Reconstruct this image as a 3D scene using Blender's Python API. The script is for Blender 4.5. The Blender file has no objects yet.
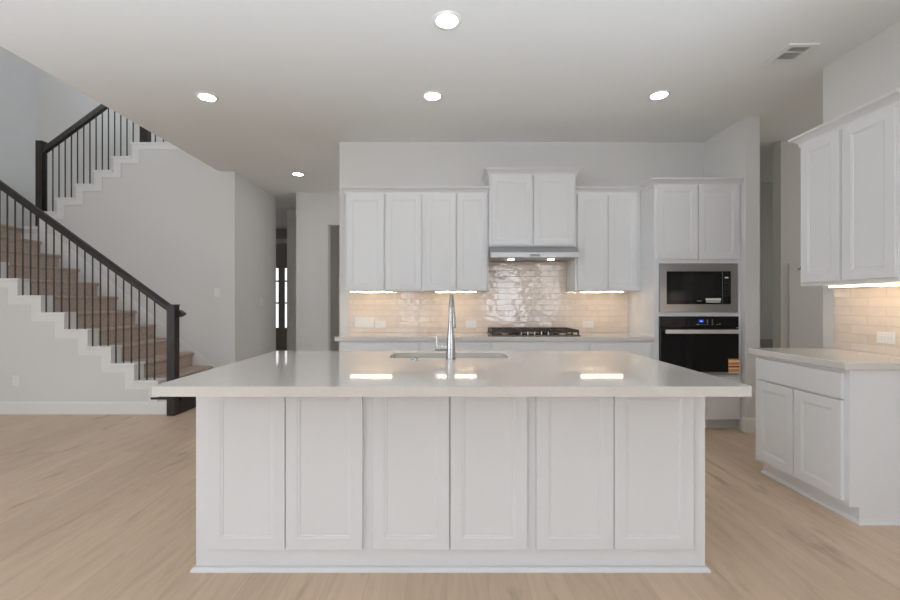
import bpy, bmesh, math, random
from mathutils import Vector, Matrix
PI = math.pi
random.seed(7)
C = bpy.context.scene.collection
SC = bpy.context.scene

# ------------------------------------------------------------------ camera, world, lights, exposure
cam = bpy.data.objects.new('camera', bpy.data.cameras.new('camera'))
C.objects.link(cam)
cam.location = (0, 0, 1.255)
cam.rotation_euler = (PI/2, 0, 0)
cam.data.sensor_width = 36.0
cam.data.lens = 36.0*430/900
cam.data.shift_x = 3/900
cam.data.shift_y = 2/900
cam.data.clip_start = 0.05
SC.camera = cam

SC.view_settings.view_transform = 'Standard'
SC.view_settings.look = 'None'
SC.view_settings.gamma = 1
SC.view_settings.use_curve_mapping = False
SC.view_settings.exposure = -0.26

w = bpy.data.worlds.new('sky'); SC.world = w; w.use_nodes = True
bg = w.node_tree.nodes['Background']
bg.inputs[0].default_value = (0.90, 0.95, 1.0, 1); bg.inputs[1].default_value = 1.0

def area(name, loc, rot, sx, sy, power, color=(1, 1, 1)):
    l = bpy.data.lights.new(name, 'AREA'); l.shape = 'RECTANGLE'; l.size = sx; l.size_y = sy
    l.energy = power; l.color = color
    o = bpy.data.objects.new(name, l); C.objects.link(o); o.location = loc; o.rotation_euler = rot
    return o
DAY = (0.82, 0.94, 1.10)
# daylight entering through the windows of the rear wall and upstairs
REAR_WINDOWS = [(-6.3, -4.0, 0.4, 4.6), (-1.6, -1.0, 0.65, 2.35), (1.42, 2.55, 0.65, 2.35)]
for (a, b, c, d), p in zip(REAR_WINDOWS, (32, 7, 21)):
    area('window_daylight', ((a+b)/2, -4.93, (c+d)/2), (PI/2, 0, 0), b-a, d-c, p, DAY)
area('upstairs_daylight', (-0.3, 6.5, 4.6), (0, PI/2, 0), 1.8, 1.0, 40, DAY)
# added fill lights behind the camera, tilted up to brighten the ceiling
FL = (0.85, 0.955, 1.07)
f1 = area('ceiling_fill', (-1.6, -2.6, 1.0), (PI/2+math.radians(34), 0, 0), 7.5, 0.5, 68, FL); f1.data.spread = math.radians(36)
f2 = area('ceiling_fill_near', (-1.6, -2.2, 1.0), (PI/2+math.radians(64), 0, 0), 7.5, 0.8, 6, FL); f2.data.spread = math.radians(90)
# third ceiling fill, then added fills for the sides and adjoining rooms
f3 = area('ceiling_fill_far', (-1.6, -2.8, 1.0), (PI/2+math.radians(21.5), 0, 0), 7.5, 0.4, 15, FL); f3.data.spread = math.radians(15)
area('nook_fill', (2.87, -2.6, 1.6), (0, PI/2, 0), 1.8, 2.4, 40, (0.91, 0.97, 1.05))  # added fill toward the stairs; this wall has no window
area('living_fill', (-6.7, -2.8, 1.7), (0, -PI/2, 0), 3.0, 3.6, 140, (0.89, 0.965, 1.06))  # added side fill for the right-hand doors and floor, no window behind it
area('mudroom_fill', (6.0, 4.0, 1.8), (0, PI/2, 0), 1.6, 1.2, 13, (1.0, 0.98, 0.93))  # added fill that lifts the dark mudroom
area('mudroom_far_fill', (6.0, 5.6, 1.6), (0, PI/2, 0), 1.4, 1.0, 4, (1.0, 0.98, 0.93))  # added fill for the mudroom's far wall
area('hall_fill', (0.55, 6.0, 1.7), (0, PI/2, 0), 1.6, 1.2, 12, (0.92, 0.97, 1.03))  # added fill inside the hall, no opening behind it
SC.cycles.max_bounces = 14
SC.cycles.diffuse_bounces = 10

# ------------------------------------------------------------------ materials
def mat(name, col, rough=0.5, metal=0.0, spec=0.5, emit=None, estr=0.0, coat=0.0):
    m = bpy.data.materials.new(name); m.use_nodes = True
    b = m.node_tree.nodes['Principled BSDF']
    b.inputs['Base Color'].default_value = (*col, 1)
    b.inputs['Roughness'].default_value = rough
    b.inputs['Metallic'].default_value = metal
    b.inputs['Specular IOR Level'].default_value = spec
    b.inputs['Coat Weight'].default_value = coat
    if emit:
        b.inputs['Emission Color'].default_value = (*emit, 1)
        b.inputs['Emission Strength'].default_value = estr
    return m
def nt(m):
    t = m.node_tree
    return t, t.nodes, t.links, t.nodes['Principled BSDF']
def noise_paint(name, col, rough, var=0.03, scale=3.0, bump=0.0, bscale=200):
    m = mat(name, col, rough)
    t, n, l, b = nt(m)
    tc = n.new('ShaderNodeTexCoord'); ns = n.new('ShaderNodeTexNoise'); ns.inputs['Scale'].default_value = scale
    l.new(tc.outputs['Object'], ns.inputs['Vector'])
    mx = n.new('ShaderNodeMix'); mx.data_type = 'RGBA'
    mx.inputs['A'].default_value = (*[c*(1-var) for c in col], 1); mx.inputs['B'].default_value = (*[min(1, c*(1+var)) for c in col], 1)
    l.new(ns.outputs['Fac'], mx.inputs['Factor']); l.new(mx.outputs['Result'], b.inputs['Base Color'])
    if bump:
        n2 = n.new('ShaderNodeTexNoise'); n2.inputs['Scale'].default_value = bscale
        l.new(tc.outputs['Object'], n2.inputs['Vector'])
        bp = n.new('ShaderNodeBump'); bp.inputs['Strength'].default_value = bump; bp.inputs['Distance'].default_value = 0.002
        l.new(n2.outputs['Fac'], bp.inputs['Height']); l.new(bp.outputs['Normal'], b.inputs['Normal'])
    return m
WALL = noise_paint('wall_paint', (0.72, 0.715, 0.70), 0.85, 0.015, 1.5, 0.08, 250)
CEIL = noise_paint('ceiling_paint', (0.81, 0.82, 0.81), 0.9, 0.01, 1.5, 0.08, 250)
TRIM = noise_paint('trim_paint', (0.80, 0.80, 0.79), 0.4, 0.01)
CAB = noise_paint('cabinet_paint', (0.75, 0.762, 0.778), 0.38, 0.008)
STEEL = mat('stainless_steel', (0.47, 0.47, 0.48), 0.32, 1.0)
CHROME = mat('chrome', (0.50, 0.50, 0.50), 0.20, 1.0)
BASIN = mat('sink_steel', (0.85, 0.85, 0.85), 0.33, 1.0)
TRAY = mat('cooktop_steel', (0.16, 0.15, 0.14), 0.25, 1.0)
BLACKGLASS = mat('black_glass', (0.008, 0.008, 0.009), 0.06, 0.0, 0.35)
BLACK = mat('black_plastic', (0.02, 0.02, 0.02), 0.4)
IRON = mat('cast_iron', (0.040, 0.028, 0.022), 0.45)
BRASS = mat('burner_metal', (0.75, 0.60, 0.42), 0.35, 1.0)
PLATE = mat('plate_plastic', (0.82, 0.81, 0.79), 0.35)
SLOT = mat('plate_slot', (0.30, 0.29, 0.28), 0.5)
BLUE = mat('blue_display', (0.0, 0.01, 0.05), 0.2, emit=(0.05, 0.10, 0.9), estr=0.5)
MARK = mat('control_marks', (0.45, 0.45, 0.45), 0.5)
ORANGE = mat('orange_card', (0.85, 0.28, 0.03), 0.6)
CARD = mat('white_card', (0.80, 0.77, 0.72), 0.6)
RUST = mat('brown_card', (0.22, 0.09, 0.04), 0.6)
LENS = mat('lamp_lens', (1, 1, 1), 0.4, emit=(1.0, 0.97, 0.92), estr=40)
LED = mat('led_bar', (1, 1, 1), 0.4, emit=(1.0, 0.79, 0.54), estr=20)
FROST = mat('frosted_lens', (0.9, 0.9, 0.9), 0.3, emit=(1, 0.86, 0.68), estr=16)
PANE = mat('bright_pane', (0.9, 0.95, 1), 0.2, emit=(0.95, 0.98, 1.0), estr=1.6)
DARKMETAL = mat('dark_iron', (0.030, 0.028, 0.027), 0.45)
VENTDARK = mat('vent_shadow', (0.10, 0.10, 0.095), 0.8)
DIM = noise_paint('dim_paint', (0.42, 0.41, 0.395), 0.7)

def wood_dark():
    m = mat('dark_stained_wood', (0.05, 0.035, 0.03), 0.38)
    t, n, l, b = nt(m)
    tc = n.new('ShaderNodeTexCoord'); mp = n.new('ShaderNodeMapping'); mp.inputs['Scale'].default_value = (40, 40, 4)
    ns = n.new('ShaderNodeTexNoise'); ns.inputs['Scale'].default_value = 1.2; ns.inputs['Detail'].default_value = 6
    cr = n.new('ShaderNodeValToRGB')
    cr.color_ramp.elements[0].position = 0.3; cr.color_ramp.elements[0].color = (0.010, 0.0075, 0.007, 1)
    cr.color_ramp.elements[1].position = 0.75; cr.color_ramp.elements[1].color = (0.036, 0.026, 0.022, 1)
    l.new(tc.outputs['Object'], mp.inputs['Vector']); l.new(mp.outputs['Vector'], ns.inputs['Vector'])
    l.new(ns.outputs['Fac'], cr.inputs['Fac']); l.new(cr.outputs['Color'], b.inputs['Base Color'])
    return m
DARKWOOD = wood_dark()

def carpet():
    m = mat('taupe_carpet', (0.24, 0.19, 0.16), 0.95, spec=0.1)
    t, n, l, b = nt(m)
    tc = n.new('ShaderNodeTexCoord')
    ns = n.new('ShaderNodeTexNoise'); ns.inputs['Scale'].default_value = 60; ns.inputs['Detail'].default_value = 4
    cr = n.new('ShaderNodeValToRGB')
    cr.color_ramp.elements[0].position = 0.3; cr.color_ramp.elements[0].color = (0.38, 0.295, 0.245, 1)
    cr.color_ramp.elements[1].position = 0.7; cr.color_ramp.elements[1].color = (0.60, 0.49, 0.42, 1)
    l.new(tc.outputs['Object'], ns.inputs['Vector']); l.new(ns.outputs['Fac'], cr.inputs['Fac'])
    l.new(cr.outputs['Color'], b.inputs['Base Color'])
    bp = n.new('ShaderNodeBump'); bp.inputs['Strength'].default_value = 0.7; bp.inputs['Distance'].default_value = 0.006
    l.new(ns.outputs['Fac'], bp.inputs['Height']); l.new(bp.outputs['Normal'], b.inputs['Normal'])
    return m
CARPET = carpet()

def quartz():
    m = mat('quartz', (0.70, 0.69, 0.68), 0.05, spec=1.0)
    t, n, l, b = nt(m)
    tc = n.new('ShaderNodeTexCoord')
    ns = n.new('ShaderNodeTexNoise'); ns.inputs['Scale'].default_value = 320; ns.inputs['Detail'].default_value = 2
    cr = n.new('ShaderNodeValToRGB')
    cr.color_ramp.elements[0].position = 0.32; cr.color_ramp.elements[0].color = (0.57, 0.545, 0.51, 1)
    cr.color_ramp.elements[1].position = 0.46; cr.color_ramp.elements[1].color = (0.66, 0.635, 0.60, 1)
    e = cr.color_ramp.elements.new(0.75); e.color = (0.69, 0.665, 0.63, 1)
    l.new(tc.outputs['Object'], ns.inputs['Vector']); l.new(ns.outputs['Fac'], cr.inputs['Fac'])
    l.new(cr.outputs['Color'], b.inputs['Base Color'])
    return m
QUARTZ = quartz()

def oak_floor():
    m = mat('oak_planks', (0.42, 0.31, 0.22), 0.42, spec=0.4)
    t, n, l, b = nt(m)
    tc = n.new('ShaderNodeTexCoord')
    sep = n.new('ShaderNodeSeparateXYZ'); l.new(tc.outputs['Object'], sep.inputs[0])
    com = n.new('ShaderNodeCombineXYZ'); l.new(sep.outputs['Y'], com.inputs['X']); l.new(sep.outputs['X'], com.inputs['Y'])
    br = n.new('ShaderNodeTexBrick'); br.offset = 0.37; br.offset_frequency = 2
    br.inputs['Scale'].default_value = 1.0; br.inputs['Brick Width'].default_value = 1.8; br.inputs['Row Height'].default_value = 0.18
    br.inputs['Mortar Size'].default_value = 0.0012; br.inputs['Mortar Smooth'].default_value = 0.5; br.inputs['Bias'].default_value = 0.0
    br.inputs['Color1'].default_value = (0, 0, 0, 1); br.inputs['Color2'].default_value = (1, 1, 1, 1); br.inputs['Mortar'].default_value = (0.5, 0.5, 0.5, 1)
    l.new(com.outputs[0], br.inputs['Vector'])
    # grain stretched along the planks, shifted per plank
    off = n.new('ShaderNodeVectorMath'); off.operation = 'MULTIPLY_ADD'
    off.inputs[1].default_value = (3.7, 9.1, 5.3)
    l.new(br.outputs['Color'], off.inputs[0]); l.new(com.outputs[0], off.inputs[2])
    mp = n.new('ShaderNodeMapping'); mp.inputs['Scale'].default_value = (1.3, 9.5, 1)
    l.new(off.outputs[0], mp.inputs['Vector'])
    g = n.new('ShaderNodeTexNoise'); g.inputs['Scale'].default_value = 1.4; g.inputs['Detail'].default_value = 6; g.inputs['Roughness'].default_value = 0.56; g.inputs['Distortion'].default_value = 1.4
    l.new(mp.outputs[0], g.inputs['Vector'])
    cr = n.new('ShaderNodeValToRGB')
    cr.color_ramp.elements[0].position = 0.22; cr.color_ramp.elements[0].color = (0.52, 0.395, 0.285, 1)
    cr.color_ramp.elements[1].position = 0.80; cr.color_ramp.elements[1].color = (0.68, 0.53, 0.40, 1)
    e = cr.color_ramp.elements.new(0.48); e.color = (0.615, 0.468, 0.342, 1)
    l.new(g.outputs['Fac'], cr.inputs['Fac'])
    # plank tone
    tone = n.new('ShaderNodeMix'); tone.data_type = 'RGBA'; tone.blend_type = 'MULTIPLY'; tone.inputs['Factor'].default_value = 1.0
    tr = n.new('ShaderNodeMapRange'); tr.inputs['To Min'].default_value = 0.93; tr.inputs['To Max'].default_value = 1.05
    l.new(br.outputs['Color'], tr.inputs['Value']); l.new(tr.outputs[0], tone.inputs['B']); l.new(cr.outputs['Color'], tone.inputs['A'])
    # knots
    mp2 = n.new('ShaderNodeMapping'); mp2.inputs['Scale'].default_value = (1.5, 6.5, 1); l.new(off.outputs[0], mp2.inputs['Vector'])
    k = n.new('ShaderNodeTexNoise'); k.inputs['Scale'].default_value = 1.3; k.inputs['Detail'].default_value = 3
    l.new(mp2.outputs[0], k.inputs['Vector'])
    kr = n.new('ShaderNodeMapRange'); kr.inputs['From Min'].default_value = 0.635; kr.inputs['From Max'].default_value = 0.74; kr.inputs['To Min'].default_value = 0.0; kr.inputs['To Max'].default_value = 0.5
    l.new(k.outputs['Fac'], kr.inputs['Value'])
    kn = n.new('ShaderNodeMix'); kn.data_type = 'RGBA'; kn.inputs['B'].default_value = (0.20, 0.14, 0.10, 1)
    l.new(kr.outputs[0], kn.inputs['Factor']); l.new(tone.outputs['Result'], kn.inputs['A'])
    # seams
    sm = n.new('ShaderNodeMix'); sm.data_type = 'RGBA'; sm.inputs['B'].default_value = (0.27, 0.19, 0.13, 1)
    sf = n.new('ShaderNodeMath'); sf.operation = 'MULTIPLY'; sf.inputs[1].default_value = 0.45
    l.new(br.outputs['Fac'], sf.inputs[0]); l.new(sf.outputs[0], sm.inputs['Factor']); l.new(kn.outputs['Result'], sm.inputs['A'])
    l.new(sm.outputs['Result'], b.inputs['Base Color'])
    return m
OAK = oak_floor()

def tile_mat(name, along):
    m = mat(name, (0.6, 0.5, 0.42), 0.07, spec=0.9)
    t, n, l, b = nt(m)
    tc = n.new('ShaderNodeTexCoord')
    sep = n.new('ShaderNodeSeparateXYZ'); l.new(tc.outputs['Object'], sep.inputs[0])
    com = n.new('ShaderNodeCombineXYZ'); l.new(sep.outputs[along], com.inputs['X']); l.new(sep.outputs['Z'], com.inputs['Y'])
    off = n.new('ShaderNodeVectorMath'); off.operation = 'ADD'; off.inputs[1].default_value = (3.06, 5.0-0.914+0.003, 0)
    l.new(com.outputs[0], off.inputs[0])
    br = n.new('ShaderNodeTexBrick'); br.offset = 0.5
    br.inputs['Scale'].default_value = 1.0; br.inputs['Brick Width'].default_value = 0.25; br.inputs['Row Height'].default_value = 0.0640
    br.inputs['Mortar Size'].default_value = 0.0022; br.inputs['Mortar Smooth'].default_value = 0.25
    br.inputs['Color1'].default_value = (0, 0, 0, 1); br.inputs['Color2'].default_value = (1, 1, 1, 1); br.inputs['Mortar'].default_value = (0.5, 0.5, 0.5, 1)
    l.new(off.outputs[0], br.inputs['Vector'])
    cr = n.new('ShaderNodeValToRGB')
    cr.color_ramp.elements[0].color = (0.78, 0.665, 0.575, 1); cr.color_ramp.elements[1].color = (0.83, 0.72, 0.63, 1)
    l.new(br.outputs['Color'], cr.inputs['Fac'])
    ns = n.new('ShaderNodeTexNoise'); ns.inputs['Scale'].default_value = 14; ns.inputs['Detail'].default_value = 3
    l.new(off.outputs[0], ns.inputs['Vector'])
    mx = n.new('ShaderNodeMix'); mx.data_type = 'RGBA'; mx.blend_type = 'MULTIPLY'; mx.inputs['Factor'].default_value = 1
    mr = n.new('ShaderNodeMapRange'); mr.inputs['To Min'].default_value = 0.90; mr.inputs['To Max'].default_value = 1.08
    l.new(ns.outputs['Fac'], mr.inputs['Value']); l.new(mr.outputs[0], mx.inputs['B']); l.new(cr.outputs['Color'], mx.inputs['A'])
    gm = n.new('ShaderNodeMix'); gm.data_type = 'RGBA'; gm.inputs['B'].default_value = (0.68, 0.58, 0.50, 1)
    l.new(br.outputs['Fac'], gm.inputs['Factor']); l.new(mx.outputs['Result'], gm.inputs['A']); l.new(gm.outputs['Result'], b.inputs['Base Color'])
    # glazed surface: every tile a little tilted and wavy
    n2 = n.new('ShaderNodeTexNoise'); n2.inputs['Scale'].default_value = 11; n2.inputs['Detail'].default_value = 1
    sh = n.new('ShaderNodeVectorMath'); sh.operation = 'MULTIPLY_ADD'; sh.inputs[1].default_value = (4, 7, 3)
    l.new(br.outputs['Color'], sh.inputs[0]); l.new(off.outputs[0], sh.inputs[2]); l.new(sh.outputs[0], n2.inputs['Vector'])
    inv = n.new('ShaderNodeMath'); inv.operation = 'MULTIPLY'; inv.inputs[1].default_value = -0.9; l.new(br.outputs['Fac'], inv.inputs[0])
    ad = n.new('ShaderNodeMath'); ad.operation = 'ADD'; l.new(n2.outputs['Fac'], ad.inputs[0]); l.new(inv.outputs[0], ad.inputs[1])
    bp = n.new('ShaderNodeBump'); bp.inputs['Strength'].default_value = 0.5; bp.inputs['Distance'].default_value = 0.007
    l.new(ad.outputs[0], bp.inputs['Height']); l.new(bp.outputs['Normal'], b.inputs['Normal'])
    return m
TILE_X = tile_mat('glazed_tile_back', 'X')
TILE_Y = tile_mat('glazed_tile_side', 'Y')

# ------------------------------------------------------------------ mesh helpers
def box(bm, x0, x1, y0, y1, z0, z1, bevel=0.0, seg=1):
    vs = [bm.verts.new(p) for p in ((x0,y0,z0),(x1,y0,z0),(x1,y1,z0),(x0,y1,z0),(x0,y0,z1),(x1,y0,z1),(x1,y1,z1),(x0,y1,z1))]
    fs = [bm.faces.new([vs[i] for i in f]) for f in ((0,3,2,1),(4,5,6,7),(0,1,5,4),(1,2,6,5),(2,3,7,6),(3,0,4,7))]
    if bevel:
        es = {e for f in fs for e in f.edges}
        bmesh.ops.bevel(bm, geom=list(es), offset=bevel, segments=seg, affect='EDGES', profile=0.5)
    return bm
def B(x0, x1, y0, y1, z0, z1, bevel=0.0, seg=1):
    return box(bmesh.new(), x0, x1, y0, y1, z0, z1, bevel, seg)
def prism(bm, pts, axis, a0, a1):
    """closed polygon of 2-D points pushed along an axis; 'Y': pts are (x,z), 'X': pts are (y,z), 'Z': pts are (x,y)"""
    def P(p, a):
        return {'Y': (p[0], a, p[1]), 'X': (a, p[0], p[1]), 'Z': (p[0], p[1], a)}[axis]
    A = [bm.verts.new(P(p, a0)) for p in pts]; D = [bm.verts.new(P(p, a1)) for p in pts]
    n = len(pts)
    bm.faces.new(A); bm.faces.new(D[::-1])
    for i in range(n):
        bm.faces.new((A[i], D[i], D[(i+1) % n], A[(i+1) % n]))
    bmesh.ops.recalc_face_normals(bm, faces=bm.faces)
    return bm
def lathe(bm, prof, seg=24, center=(0, 0, 0), axis='Z'):
    """profile of (radius, height), closed at both ends"""
    cx, cy, cz = center
    def P(r, h, a):
        c, s = r*math.cos(a), r*math.sin(a)
        return {'Z': (cx+c, cy+s, cz+h), 'Y': (cx+c, cy+h, cz+s), 'X': (cx+h, cy+c, cz+s)}[axis]
    rings = []
    for r, h in prof:
        if r < 1e-6: rings.append([bm.verts.new(P(0, h, 0))])
        else: rings.append([bm.verts.new(P(r, h, 2*PI*i/seg)) for i in range(seg)])
    for A, D in zip(rings, rings[1:]):
        for i in range(seg):
            j = (i+1) % seg
            if len(A) == 1 and len(D) == 1: continue
            if len(A) == 1: bm.faces.new((A[0], D[j], D[i]))
            elif len(D) == 1: bm.faces.new((A[i], A[j], D[0]))
            else: bm.faces.new((A[i], A[j], D[j], D[i]))
    for R in (rings[0], rings[-1]):
        if len(R) > 1: bm.faces.new(R)
    bmesh.ops.recalc_face_normals(bm, faces=bm.faces)
    return bm
def tube(bm, pts, rad, seg=14):
    pts = [Vector(p) for p in pts]; n = len(pts)
    rads = rad if isinstance(rad, (list, tuple)) else [rad]*n
    rings = []; up = None
    for i, p in enumerate(pts):
        d = (pts[min(i+1, n-1)] - pts[max(i-1, 0)]).normalized()
        if up is None:
            up = Vector((1, 0, 0)) if abs(d.x) < 0.9 else Vector((0, 0, 1))
        s = d.cross(up).normalized(); up = s.cross(d).normalized()
        rings.append([bm.verts.new(p + (s*math.cos(2*PI*k/seg) + up*math.sin(2*PI*k/seg))*rads[i]) for k in range(seg)])
    for A, D in zip(rings, rings[1:]):
        for k in range(seg):
            j = (k+1) % seg
            bm.faces.new((A[k], A[j], D[j], D[k]))
    bm.faces.new(rings[0]); bm.faces.new(rings[-1])
    bmesh.ops.recalc_face_normals(bm, faces=bm.faces)
    return bm
def sweep(bm, path, prof):
    """profile of (outward, z) along an open path of (x, y); outward is to the right of travel; mitred corners"""
    P = [Vector((p[0], p[1])) for p in path]; n = len(P); rings = []
    def nrm(a, b):
        d = (b-a).normalized(); return Vector((d.y, -d.x))
    for i in range(n):
        if i == 0: m = nrm(P[0], P[1])
        elif i == n-1: m = nrm(P[-2], P[-1])
        else:
            a, b = nrm(P[i-1], P[i]), nrm(P[i], P[i+1]); m = (a+b).normalized(); m = m / m.dot(a)
        rings.append([bm.verts.new((P[i].x + m.x*o, P[i].y + m.y*o, z)) for o, z in prof])
    k = len(prof)
    for A, D in zip(rings, rings[1:]):
        for i in range(k):
            j = (i+1) % k
            bm.faces.new((A[i], A[j], D[j], D[i]))
    bm.faces.new(rings[0]); bm.faces.new(rings[-1][::-1])
    bmesh.ops.recalc_face_normals(bm, faces=bm.faces)
    return bm
def obj(name, bm, m, parent=None, smooth=False):
    me = bpy.data.meshes.new(name); bm.to_mesh(me); bm.free()
    me.materials.append(m)
    if smooth:
        for p in me.polygons: p.use_smooth = True
        try: me.set_sharp_from_angle(angle=math.radians(35))
        except Exception: pass
    o = bpy.data.objects.new(name, me); C.objects.link(o)
    if parent is not None: o.parent = parent
    return o
def tag(o, label, cat, group=None):
    o['label'] = label; o['category'] = cat
    if group: o['group'] = group
    return o
def thing(name, label, cat, loc=(0, 0, 0), rz=0.0, group=None):
    o = bpy.data.objects.new(name, None); C.objects.link(o); o.empty_display_size = 0.1
    o.location = loc; o.rotation_euler = (0, 0, rz)
    return tag(o, label, cat, group)
def struct(name, bm, m, parent=None):
    o = obj(name, bm, m, parent)
    if parent is None: o['kind'] = 'structure'
    return o
def copy_thing(root, loc, label, rz=None):
    r = root.copy(); C.objects.link(r); r.location = loc; r['label'] = label
    if rz is not None: r.rotation_euler = (0, 0, rz)
    for ch in list(root.children):
        c = ch.copy(); C.objects.link(c); c.parent = r
        for g in list(ch.children):
            d = g.copy(); C.objects.link(d); d.parent = c
    return r

# ------------------------------------------------------------------ room shell
KB = 4.83          # kitchen back wall face
CZ = 3.05          # ceiling height
struct('floor', B(-7.0, 6.2, -5.2, 11.2, -0.06, 0.0), OAK)
struct('ceiling', B(-3.13, 6.2, -5.2, 11.2, CZ, 3.40), CEIL)
struct('ceiling_foyer', B(-6.2, -3.13, 7.24, 11.2, CZ, 3.40), CEIL)
struct('ceiling_stairwell', B(-7.0, 0.3, -5.2, 7.4, 5.8, 5.9), CEIL)
struct('wall_back', B(-1.208, 2.885, KB, 4.97, 0, CZ), WALL)
struct('wall_pantry', B(2.885, 3.024, 4.155, 4.97, 0, CZ), WALL)
struct('wall_right', B(2.885, 3.05, -5.0, 3.30, 0, CZ), WALL)
struct('wall_mudroom', B(3.72, 6.1, 4.79, 4.91, 0, CZ), WALL)
struct('wall_mudroom_far', B(2.5, 6.1, 6.43, 6.55, 0, CZ), WALL)
struct('wall_mudroom_right', B(6.1, 6.2, 3.0, 6.55, 0, CZ), WALL)
struct('wall_mudroom_near', B(3.05, 6.1, 2.9, 3.0, 0, CZ), WALL)
struct('wall_mudroom_left', B(2.4, 2.5, 4.97, 6.55, 0, CZ), WALL)
struct('wall_left', B(-6.9, -6.75, -5.0, 7.25, 0, 5.8), WALL)
struct('wall_stairs_rear', B(-6.75, 0.2, 7.10, 7.24, 3.40, 5.8), WALL)
struct('wall_stairs_rear_lower', B(-6.75, -2.92, 7.10, 7.34, 0, 3.40), WALL)
struct('wall_loft', B(-3.1, -2.98, -5.0, 5.92, 3.40, 5.8), WALL)
struct('wall_hall_left', B(-3.04, -2.92, 6.04, 7.10, 0, CZ), WALL)
# hall far wall with its doorway
bm = bmesh.new()
prism(bm, [(-2.475, 0), (-1.95, 0), (-1.95, 2.52), (-1.05, 2.52), (-1.05, 0), (0.6, 0), (0.6, CZ), (-2.475, CZ)], 'Y', 7.05, 7.19)
struct('wall_hall_far', bm, WALL)
struct('wall_hall_right', B(0.6, 0.72, 4.97, 7.19, 0, CZ), WALL)
struct('wall_foyer_side', B(-3.09, 0.7, 8.30, 8.42, 0, CZ), WALL)
struct('wall_foyer_left', B(-6.1, -6.0, 7.34, 10.7, 0, CZ), WALL)
struct('wall_foyer_right', B(-2.0, -1.9, 8.42, 10.7, 0, CZ), WALL)
bm = bmesh.new()
prism(bm, [(-6.0, 0), (-2.0, 0), (-2.0, CZ), (-6.0, CZ)], 'Y', 10.66, 10.78)
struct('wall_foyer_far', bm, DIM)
# door casing around the dim doorway
bm = bmesh.new()
prism(bm, [(-2.02, 0), (-1.95, 0), (-1.95, 2.52), (-1.05, 2.52), (-1.05, 0), (-0.98, 0), (-0.98, 2.59), (-2.02, 2.59)], 'Y', 7.035, 7.05)
struct('trim_1', bm, WALL)
# rear wall behind the camera with three window openings
def rear():
    bm = bmesh.new()
    xs = [-6.75, -6.3, -4.0, -1.6, -1.0, 1.42, 2.55, 2.885]
    zs = [0, 0.4, 0.65, 2.35, CZ, 4.6, 5.8]
    for i in range(7):
        for k in range(6):
            x, z = (xs[i]+xs[i+1])/2, (zs[k]+zs[k+1])/2
            if z > 3.4 and x > -3.0: continue
            if any(a < x < b and c < z < d for a, b, c, d in REAR_WINDOWS): continue
            box(bm, xs[i], xs[i+1], -5.12, -5.0, zs[k], zs[k+1])
    bmesh.ops.remove_doubles(bm, verts=bm.verts, dist=1e-5)
    return bm
struct('wall_rear', rear(), WALL)
for i, (a, b, c, d) in enumerate(REAR_WINDOWS):
    wn = struct(f'window_{i+2}', B(a, b, -5.10, -5.085, c, d), PANE)
    bm = bmesh.new()
    for x in (a+0.03, (a+b)/2, b-0.03): box(bm, x-0.03, x+0.03, -5.085, -5.0, c, d)
    for z in (c+0.03, (c+d)/2, d-0.03): box(bm, a, b, -5.08, -5.005, z-0.025, z+0.025)
    struct('window_frame', bm, TRIM, wn)
# tall window seen through the foyer opening
wn = struct('window_1', B(-4.62, -3.56, 10.645, 10.652, 0.60, 2.09), PANE)
bm = bmesh.new()
for a, b in ((-4.70, -4.60), (-4.155, -4.005), (-3.58, -3.48)): box(bm, a, b, 10.60, 10.66, 0.52, 2.16)
for z in (0.60, 1.23, 1.77, 2.11): box(bm, -4.62, -3.56, 10.615, 10.655, z-0.02, z+0.02)
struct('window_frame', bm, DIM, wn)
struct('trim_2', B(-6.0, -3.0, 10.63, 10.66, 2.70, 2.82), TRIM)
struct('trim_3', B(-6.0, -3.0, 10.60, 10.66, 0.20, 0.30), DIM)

# baseboards
BB = [(0, 0), (0.016, 0), (0.016, 0.115), (0.010, 0.130), (0.006, 0.138), (0, 0.138)]
def baseboard(name, path): return struct(name, sweep(bmesh.new(), path, BB), TRIM)
baseboard('baseboard_pantry', [(2.885, 4.19), (2.885, 4.155), (3.024, 4.155), (3.024, 4.9)])
baseboard('baseboard_mudroom', [(3.72, 4.90), (3.72, 4.79), (6.1, 4.79)])
baseboard('baseboard_mudroom_far', [(2.5, 6.43), (6.1, 6.43)])
baseboard('baseboard_right', [(3.05, 3.30), (2.885, 3.30), (2.885, 3.20)])
baseboard('baseboard_hall', [(-2.92, 5.92), (-2.92, 7.10)])
baseboard('baseboard_hall_far', [(-2.475, 7.05), (-2.02, 7.05)])

# ------------------------------------------------------------------ staircase
RISE, RUN = 0.190, 0.261
def lx(n): return -3.24 - RUN*(n-2)         # riser position of lower step n (goes up to the left)
def ux(n): return -5.615 + 0.258*(n-13)
def uz(n): return RISE*n + (0.028 if n > 12 else 0.0)
#      # riser position of upper step n (goes up to the right)
KF = 4.82                                   # front face of the lower stair wall
# wall under the lower flight, stepped on top
pts = [(-6.75, 0), (lx(1)-0.05, 0), (lx(1)-0.05, RISE-0.03)]
for n in range(2, 13):
    pts += [(lx(n), RISE*(n-1)-0.03), (lx(n), RISE*n-0.03)]
pts += [(-6.75, RISE*12-0.03)]
struct('wall_stairs_front', prism(bmesh.new(), pts, 'Y', KF, KF+0.14), WALL)
baseboard('baseboard_stairs', [(-6.75, KF), (-3.09, KF)])
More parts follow.
